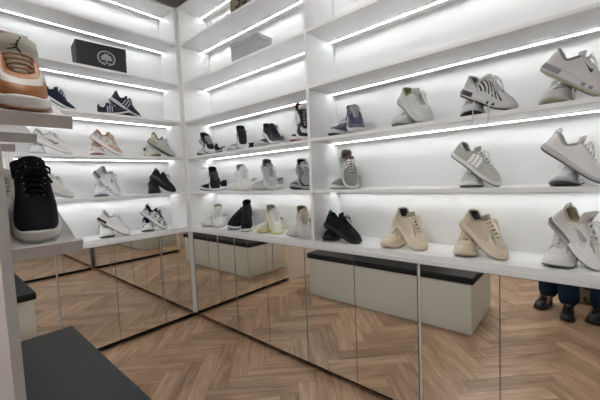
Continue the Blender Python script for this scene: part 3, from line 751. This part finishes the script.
# ------------------------------------------------------------------ shoe boxes
def text_mesh(body, size, m, M, parent, name, extr=.0006, bold=0.0):
    cu = bpy.data.curves.new(name, 'FONT'); cu.body = body; cu.size = size; cu.extrude = extr; cu.offset = bold
    cu.align_x = 'CENTER'; cu.align_y = 'CENTER'
    tmp = bpy.data.objects.new(name + '_tmp', cu); COL.objects.link(tmp)
    bpy.context.view_layer.update()
    me = bpy.data.meshes.new_from_object(tmp.evaluated_get(bpy.context.evaluated_depsgraph_get()))
    COL.objects.unlink(tmp); bpy.data.objects.remove(tmp)
    me.transform(M); me.materials.clear(); me.materials.append(m)
    o = bpy.data.objects.new(name, me); COL.objects.link(o); o.parent = parent
    return o
def shoe_box(name, loc, rz, w, d, h, m, label, lidh=.05, group=None):
    t = tag(empty(name, loc, rz), label, 'shoe box')
    box('tray', (-w / 2, -d / 2, .001), (w / 2, d / 2, h - .003), m, t, .001)
    bm = bmesh.new()
    e = .0022
    add_box(bm, (-w / 2 - e, -d / 2 - e, h - .003), (w / 2 + e, d / 2 + e, h), .0008)
    for a, b in (((-w / 2 - e, -d / 2 - e), (w / 2 + e, -d / 2 - .0004)), ((-w / 2 - e, d / 2 + .0004), (w / 2 + e, d / 2 + e)),
                 ((-w / 2 - e, -d / 2), (-w / 2 - .0004, d / 2)), ((w / 2 + .0004, -d / 2), (w / 2 + e, d / 2))):
        add_box(bm, (a[0], a[1], h - lidh), (b[0], b[1], h - .003))
    link_mesh('lid', bm, m, t)
    return t
M_bbox = mat('black_card', (.018, .021, .024), .6, var=.1, vscale=8)
M_wbox = mat('grey_white_card', (.40, .40, .41), .6)
M_tbox = mat('tan_printed_card', (.24, .20, .14), .7, var=.35, vscale=18)
M_ink = mat('pale_print', (.36, .37, .38), .6)
M_dink = mat('dark_print', (.02, .02, .02), .6)
# black box, standing on its long side, front towards +x
bb = shoe_box('shoe_box', (-.140, -.655, ZS[4] + .0008), PI / 2 - math.radians(6), .36, .19, .205, M_bbox, 'black shoe box with a pale round tree emblem on a high shelf', lidh=.07)
# emblem on its -y face (local), tree inside a ring
bm = bmesh.new()
yf = -.19 / 2 - .0031
def poly2(bm, pts, y=yf):
    f = bm.faces.new([bm.verts.new((x, y, z)) for x, z in pts])
    return f
cx, cz, R0 = .030, .100, .060
N = 40
for k in range(N):
    a0, a1 = 2 * PI * k / N, 2 * PI * (k + 1) / N
    if PI * 1.44 < a0 < PI * 1.54: continue
    poly2(bm, [(cx + R0 * math.cos(a0) * 1.12, cz + R0 * math.sin(a0)), (cx + R0 * math.cos(a1) * 1.12, cz + R0 * math.sin(a1)), (cx + R0 * .84 * math.cos(a1) * 1.12, cz + R0 * .84 * math.sin(a1)), (cx + R0 * .84 * math.cos(a0) * 1.12, cz + R0 * .84 * math.sin(a0))])
tree = [(-.003, -.030), (.003, -.030), (.004, -.012), (.018, -.016), (.034, -.010), (.024, -.004), (.036, .004), (.022, .008), (.026, .018), (.013, .018), (.010, .030), (.0, .026), (-.010, .030), (-.013, .018), (-.026, .018), (-.022, .008), (-.036, .004), (-.024, -.004), (-.034, -.010), (-.018, -.016), (-.004, -.012)]
c0 = bm.verts.new((cx, yf, cz + .004)); tv = [bm.verts.new((cx + x * 1.35, yf, cz + z * 1.3)) for x, z in tree]
for a, b in zip(tv, tv[1:] + tv[:1]): bm.faces.new((c0, a, b))
poly2(bm, [(cx - .058, cz - .038), (cx + .058, cz - .038), (cx + .052, cz - .044), (cx - .052, cz - .044)])
link_mesh('emblem', bm, M_ink, bb)
# white box
wb = shoe_box('shoe_box', (.915, .115, ZS[4] + .0008), 0, .325, .150, .158, M_wbox, 'grey-white shoe box with a tiny dark figure mark near the corner', lidh=.036)
bm = bmesh.new()
for (x0, y0), (x1, y1), w in JUMP:
    d = Vector((x1 - x0, y1 - y0)); d.normalize(); n = Vector((-d.y, d.x)) * w / 2
    for (ox, sc, face) in ((.03, .020, 'f'), (0, .024, 's')):
        q = [(x0 + n.x, y0 + n.y), (x1 + n.x, y1 + n.y), (x1 - n.x, y1 - n.y), (x0 - n.x, y0 - n.y)]
        k = len(bm.faces) * .00001
        if face == 'f': vs = [bm.verts.new((ox + x * sc, -.075 - .0026 - k, .072 + z * sc)) for x, z in q]
        else: vs = [bm.verts.new((.1625 + .0026 + k, .0 + x * sc, .060 + z * sc)) for x, z in q]
        bm.faces.new(vs)
link_mesh('figure_mark', bm, M_dink, wb)
# tan box with big digits
tb = shoe_box('shoe_box', (1.005, .150, ZS[5] + .0008), 0, .41, .26, .22, M_tbox, 'brown shoe box with large dark digits on the topmost shelf', lidh=.04)
text_mesh('350', .17, M_dink, Matrix.Translation((-.02, -.13 - .0030, .072)) @ Matrix.Rotation(PI / 2, 4, 'X'), tb, 'printed_digits', bold=.002)

# two long untied lace ends hanging over the shelf edge from the ribbed silver sneaker
bpy.context.view_layer.update()
ln = [q for q in SHOES if q[0] == 'silver_ribbed'][0][2]
lw = ln.matrix_world.inverted()
bm = bmesh.new(); zt_ = ZS[2]
tp = ln.matrix_world @ Vector((.112, 0, .104))
for dx, xe in ((-.030, -.050), (.030, .012)):
    pts = [tp, tp + Vector((dx * .6, -.03, .012)), Vector((tp.x + dx * 1.2, -.004 + (tp.y - .0) * .35, tp.z - .012)), Vector((tp.x + xe, -.012, zt_ + .045)), Vector((tp.x + xe - .003, -.0135, zt_ - .01)), Vector((tp.x + xe - .006, -.010, zt_ - .055))]
    fine = []
    for i in range(len(pts) - 1):
        p0, p1, p2, p3 = pts[max(0, i - 1)], pts[i], pts[i + 1], pts[min(len(pts) - 1, i + 2)]
        for k in range(6):
            t_ = k / 6
            fine.append(.5 * ((2 * p1) + (p2 - p0) * t_ + (2 * p0 - 5 * p1 + 4 * p2 - p3) * t_ * t_ + (3 * p1 - p0 - 3 * p2 + p3) * t_ ** 3))
    fine.append(pts[-1])
    add_tube(bm, [lw @ q for q in fine], .0022, 6)
link_mesh('loose_laces', bm, cmat((.60, .60, .60)), ln, True)

# ------------------------------------------------------------------ shoes on the display stand
TT = Matrix.Translation((0, 0, 0))
def on_plate(style, R, xtoe, y, yaw, label, group='sneakers on the slanted display shelves', scale=1.0):
    s, kit = KITS[style] if isinstance(style, str) else style
    root = build_shoe(s, kit)
    Rz = Matrix.Rotation(math.radians(yaw), 4, 'Z')
    toe = Rz @ Vector((s.L, 0, 0))
    base = Vector((xtoe - toe.x, y - toe.y, 0.0))
    M = R @ Matrix.Translation(base) @ Rz
    root.rotation_mode = 'QUATERNION'; root.rotation_quaternion = M.to_quaternion()
    root.location = M.to_translation() + R.to_3x3() @ Vector((0, 0, .0006))
    tag(root, label, 'shoe', group)
    return root
BLK = (Shoe(W=.95, L=.29, sole=(.026, .025), spring=.004, heel=.108, dip=.082, instep=.120, zthroat=.074, thx=.182, thw=.016, boxh=.86, toe=.98),
       dict(upper=(.010, .012, .017), overlay=(.012, .014, .020), sole=(.66, .66, .62), outsole=(.50, .50, .47), laces=(.010, .011, .014), lining=BK, eyelets=1, tongue_rise=.036, tongue_w=.031, tongue_logo=('tag', (.30, .28, .26)), tongue=(.010, .011, .016), rows=5, lace_r=.0038, flare=.002))
TANH = (Shoe(W=1.06, L=.29, sole=(.030, .030), spring=.003, heel=.095, dip=.075, instep=.098, zthroat=.064, thx=.172, thw=.024, boxh=.88, toe=.98),
        dict(upper=(.58, .55, .47), kind='l', overlay=(.36, .14, .045), regions='MEh', accent=(.36, .14, .045), sole=(.78, .76, .74), outsole=(.42, .17, .10), laces=(.40, .25, .17), lining=(.03, .03, .04), tongue=(.56, .54, .46), tongue_rise=.056, tongue_w=.046, tongue_logo=('jump', (.02, .025, .022)), logo_scale=.34, rows=4, lace_r=.0048, collar_col=(.03, .03, .04), cross=True, bow=False))
OFFW = (Shoe(W=.84, L=.27, sole=(.036, .028), heel=.09, instep=.11), dict(upper=(.60, .58, .52), kind='l', overlay=(.52, .50, .45), regions='e', sole=(.62, .60, .55), laces=(.66, .64, .58), lining=LG, tongue_rise=.034))
on_plate(BLK, R_low, -.006, -1.517, -4, 'large black canvas sneaker with a white sole on the slanted shelf at left')
on_plate(TANH, R_up, -.004, -1.521, -3, 'cream and tan leather high-top with a small leaping figure on its tongue, upper left')
on_plate(OFFW, R_low2, -.008, -1.521, 0, 'off-white sneaker cut by the left picture edge behind the big black shoe')

# ------------------------------------------------------------------ people seen in the mirror
def skin_mesh(name, verts, edges, radii, m, parent=None, sub=1, root=0):
    me = bpy.data.meshes.new(name); me.from_pydata([tuple(v) for v in verts], edges, []); me.update()
    o = bpy.data.objects.new(name, me); COL.objects.link(o)
    me.materials.append(m)
    sk = o.modifiers.new('skin', 'SKIN')
    for i, r in enumerate(radii):
        d = me.skin_vertices[0].data[i]
        d.radius = r if isinstance(r, tuple) else (r, r); d.use_root = (i == root)
    sk.use_smooth_shade = True
    sb = o.modifiers.new('subdivision', 'SUBSURF'); sb.levels = sub; sb.render_levels = sub + 1
    bpy.context.view_layer.update()
    dg = bpy.context.evaluated_depsgraph_get()
    nm = bpy.data.meshes.new_from_object(o.evaluated_get(dg))
    o.modifiers.clear(); o.data = nm
    nm.shade_smooth()
    if not nm.materials: nm.materials.append(m)
    if parent: o.parent = parent
    return o
SKIN = mat('skin', (.52, .32, .23), .5, spec=.35)
def person(loc, rz, label, jeans, top, hair, feet, holding=True, shoe=None):
    """feet: local (x, y) of the two ankles; local +x is forward"""
    root = tag(empty('person', loc, rz), label, 'person')
    (lx, ly), (rx, ry) = feet
    V = []; E = []; Rr = []
    def v(p, r, parent=None):
        V.append(Vector(p)); Rr.append(r)
        if parent is not None: E.append((parent, len(V) - 1))
        return len(V) - 1
    pel = v((0, 0, .95), (.145, .115)); waist = v((.0, 0, 1.08), (.13, .10), pel); chest = v((.01, 0, 1.28), (.155, .115), waist)
    up = v((.0, 0, 1.42), (.12, .09), chest); nk = v((.01, 0, 1.50), .055, up); hd0 = v((.03, 0, 1.56), (.065, .075), nk); hd1 = v((.035, 0, 1.64), (.078, .092), hd0); hd2 = v((.02, 0, 1.71), (.062, .072), hd1)
    nose = v((.118, 0, 1.625), .012, hd1)
    for sg in (1, -1):
        ear = v((.01, sg * .085, 1.63), .016, hd1)
    for sg, (fx, fy) in ((1, (lx, ly)), (-1, (rx, ry))):
        hip = v((0, sg * .09, .90), .088, pel); kn = v((fx * .5 + .03, (fy + sg * .09) / 2, .50), .060, hip); an = v((fx - .04, fy, .10), .038, kn)
        hl = v((fx - .05, fy, .045), .034, an); bl = v((fx + .09, fy, .035), (.034, .026), an)
        sh = v((0, sg * .185, 1.40), .052, up)
        if holding: el = v((.10, sg * .235, 1.16), .042, sh); wr = v((.30, sg * .085, 1.29), .028, el); pm = v((.355, sg * .065, 1.315), (.036, .018), wr); fd = Vector((.30, -sg * .55, .35)); base = Vector((.375, sg * .055, 1.325))
        else: el = v((-.03, sg * .26, 1.12), .042, sh); wr = v((.04, sg * .27, .88), .028, el); pm = v((.05, sg * .268, .81), (.018, .036), wr); fd = Vector((.15, 0, -1)); base = Vector((.055, sg * .268, .785))
        fd.normalize()
        side = Vector((0, 0, 1)) if holding else Vector((1, 0, 0))
        for k, L in enumerate((.062, .072, .066, .052)):
            p0 = base + side * (.030 - .020 * k); curl = Vector((-.25, -sg * .3, 0)) if holding else Vector((0, -sg * .5, .0))
            a = v(p0, .0095, pm); b = v(p0 + fd * L * .5, .0088, a); c = v(p0 + fd * L * .5 + (fd + curl).normalized() * L * .5, .0080, b)
        tb_ = base + side * .035 - fd * .03
        a = v(tb_, .011, pm); b = v(tb_ + (fd * .3 + side).normalized() * .045, .009, a)
    skin_mesh('body', V, E, Rr, SKIN, root, 1)
    # jeans
    V2 = [Vector((0, 0, 1.02)), Vector((0, 0, .93))]; E2 = [(0, 1)]; R2 = [(.160, .130), (.170, .140)]
    for sg, (fx, fy) in ((1, (lx, ly)), (-1, (rx, ry))):
        n = len(V2)
        V2 += [Vector((0, sg * .092, .84)), Vector((fx * .5 + .03, (fy + sg * .09) / 2, .50)), Vector((fx - .035, fy, .20)), Vector((fx - .035, fy, .07))]
        E2 += [(1, n), (n, n + 1), (n + 1, n + 2), (n + 2, n + 3)]; R2 += [.112, .092, .088, .092]
    skin_mesh('jeans', V2, E2, R2, jeans, root, 1, 1)
    # jacket
    V3 = [Vector((0, 0, .98)), Vector((0, 0, 1.12)), Vector((.01, 0, 1.29)), Vector((0, 0, 1.43)), Vector((.005, 0, 1.475))]; E3 = [(0, 1), (1, 2), (2, 3), (3, 4)]; R3 = [(.175, .140), (.160, .128), (.178, .138), (.135, .105), (.075, .07)]
    for sg in (1, -1):
        n = len(V3)
        if holding: V3 += [Vector((0, sg * .19, 1.40)), Vector((.10, sg * .24, 1.16)), Vector((.27, sg * .10, 1.275))]
        else: V3 += [Vector((0, sg * .195, 1.40)), Vector((-.03, sg * .265, 1.12)), Vector((.03, sg * .272, .92))]
        E3 += [(3, n), (n, n + 1), (n + 1, n + 2)]; R3 += [.070, .058, .044]
    skin_mesh('jacket', V3, E3, R3, top, root, 1, 2)
    # hair cap
    bm = bmesh.new(); bmesh.ops.create_uvsphere(bm, u_segments=24, v_segments=16, radius=1)
    for w in bm.verts:
        w.co = Vector((w.co.x * .103 + .005, w.co.y * .098, w.co.z * .115 + 1.665))
    bmesh.ops.delete(bm, geom=[w for w in bm.verts if w.co.x > .045 and w.co.z < 1.705 or w.co.z < 1.585], context='VERTS')
    link_mesh('hair', bm, hair, root, True)
    bm = bmesh.new()
    for sg in (1, -1):
        bmesh.ops.create_uvsphere(bm, u_segments=10, v_segments=8, radius=.009, matrix=Matrix.Translation((.108, sg * .031, 1.648)))
    link_mesh('eyes', bm, mat('eye_dark', (.03, .02, .02), .2), root, True)
    bm = bmesh.new(); add_tube(bm, [(.104, -.022, 1.590), (.112, -.008, 1.588), (.112, .008, 1.588), (.104, .022, 1.590)], .005, 6)
    link_mesh('mouth', bm, mat('lips', (.42, .18, .15), .5), root, True)
    # shoes
    for sg, (fx, fy) in ((1, (lx, ly)), (-1, (rx, ry))):
        s, kit = shoe
        r = build_shoe(s, kit)
        parts = [c for c in r.children]
        bpy.context.view_layer.update()
        dg = bpy.context.evaluated_depsgraph_get()
        bm = bmesh.new(); ms = []
        for c in parts:
            me = bpy.data.meshes.new_from_object(c.evaluated_get(dg))
            off = len(ms); ms += [m for m in me.materials]
            for pl in me.polygons: pl.material_index += off
            bm.from_mesh(me)
            bpy.data.objects.remove(c)
        bpy.data.objects.remove(r)
        Mx = Matrix.Translation((fx - .095, fy, .0012)) @ Matrix.Rotation(sg * .12, 4, 'Z')
        for w in bm.verts: w.co = Mx @ w.co
        o = link_mesh('shoe', bm, ms, root, True)
    return root
BSH = (Shoe(W=1.0, sole=(.026, .020), heel=.085, instep=.095), dict(upper=(.012, .012, .014), kind='l', sole=(.02, .02, .022), laces=(.02, .02, .02), lining=BK, tongue_logo=('tag', (.6, .6, .6))))
DEN = mat('blue_denim', (.014, .034, .070), .9, var=.25, vscale=35, bump=.4, bscale=400, spec=.2)
JKT = mat('dark_jacket', (.03, .032, .038), .8, var=.1)
person((2.775, -2.145, 0), math.radians(100), 'person in dark blue jeans and black shoes holding up a phone, seen in the mirror', DEN, JKT, mat('dark_hair', (.02, .014, .010), .7),
       ((-.10, .10), (.03, -.085)), True, BSH)
person((3.225, -2.32, 0), math.radians(100), 'person in dark blue jeans at the right edge of the mirror reflection', mat('navy_denim', (.012, .026, .055), .9, var=.2, vscale=35, bump=.4, bscale=400, spec=.2), mat('grey_jacket', (.10, .10, .11), .85), mat('brown_hair', (.05, .03, .018), .7),
       ((.20, .115), (-.02, -.12)), False, BSH)
# phone in the photographer's hands
Rp = Matrix.Rotation(math.radians(100), 4, 'Z')
pc = Vector((2.775, -2.145, 0)) + Rp @ Vector((.405, 0, 1.345))
t = tag(empty('phone', pc, math.radians(100)), 'dark smartphone held up in both hands by the person in jeans', 'phone')
box('case', (-.004, -.078, -.036), (.004, .078, .038), mat('phone_body', (.03, .03, .035), .3), t, .002)
box('screen', (-.0052, -.074, -.033), (-.0041, .074, .035), mat('phone_screen', (.01, .01, .012), .08), t)
# patterned bag on the floor
bg = tag(empty('bag', (2.985, -2.56, 0)), 'olive patterned bag standing on the floor between the two pairs of jeans', 'bag')
bm = bmesh.new(); rr = []
for k, (z, a, b) in enumerate(((.002, .085, .060), (.012, .100, .072), (.06, .108, .078), (.16, .112, .078), (.27, .105, .060), (.33, .098, .030), (.335, .094, .024))):
    rr.append([Vector((a * math.copysign(abs(math.cos(t_)) ** .55, math.cos(t_)), b * math.copysign(abs(math.sin(t_)) ** .55, math.sin(t_)), z)) for t_ in [2 * PI * i / 40 for i in range(40)]])
ring_loft(bm, rr, True, True)
mb = bpy.data.materials.new('olive_pattern'); mb.use_nodes = True
nt = mb.node_tree; tc = nt.nodes.new('ShaderNodeTexCoord'); vo = nt.nodes.new('ShaderNodeTexVoronoi'); vo.inputs['Scale'].default_value = 24
cr = nt.nodes.new('ShaderNodeValToRGB'); cr.color_ramp.elements[0].position = .42; cr.color_ramp.elements[0].color = (.05, .055, .035, 1); cr.color_ramp.elements[1].position = .5; cr.color_ramp.elements[1].color = (.28, .27, .18, 1)
nt.links.new(tc.outputs['Object'], vo.inputs['Vector']); nt.links.new(vo.outputs['Distance'], cr.inputs[0]); nt.links.new(cr.outputs[0], nt.nodes['Principled BSDF'].inputs['Base Color'])
nt.nodes['Principled BSDF'].inputs['Roughness'].default_value = .8
link_mesh('bag_body', bm, mb, bg, True)
bm = bmesh.new()
for sg in (1, -1):
    add_tube(bm, [(-.05, sg * .022, .325), (-.045, sg * .026, .42), (-.02, sg * .026, .47), (.02, sg * .026, .47), (.045, sg * .026, .42), (.05, sg * .022, .325)], .006, 8)
link_mesh('handle', bm, mat('dark_webbing', (.03, .03, .025), .8), bg, True)

# ------------------------------------------------------------------ ceiling lamps and ambient
def ceiling_lamp(x, y, w, d, label, strength, col=(1, .99, .975)):
    t = tag(empty('ceiling_light', (x, y, ZC)), label, 'ceiling light', 'ceiling light panels')
    box('frame', (-w / 2 - .02, -d / 2 - .02, -.045), (w / 2 + .02, d / 2 + .02, -.001), M_alu, t, .003)
    box('diffuser', (-w / 2, -d / 2, -.049), (w / 2, d / 2, -.0455), mat('lamp_diffuser_%g' % strength, (1, 1, 1), .5, emit=(col, strength)), t)
ceiling_lamp(1.75, -1.55, 1.3, .30, 'long ceiling light panel above the bench', 16)
ceiling_lamp(1.75, -3.1, 1.3, .30, 'long ceiling light panel behind the photographer', 16)
ceiling_lamp(1.75, -4.5, 1.3, .30, 'long ceiling light panel furthest from the shelves', 16)
w = bpy.data.worlds.new('world'); scene.world = w; w.use_nodes = True
w.node_tree.nodes['Background'].inputs[0].default_value = (.9, .95, 1, 1); w.node_tree.nodes['Background'].inputs[1].default_value = .6

# ------------------------------------------------------------------ colour management
scene.view_settings.view_transform = 'Standard'; scene.view_settings.look = 'None'
scene.view_settings.exposure = 0.45; scene.view_settings.gamma = 1.0; scene.view_settings.use_curve_mapping = False
scene.cycles.max_bounces = 10; scene.cycles.glossy_bounces = 8; scene.cycles.diffuse_bounces = 8
scene.cycles.use_denoising = True
scene.cycles.sample_clamp_indirect = 6
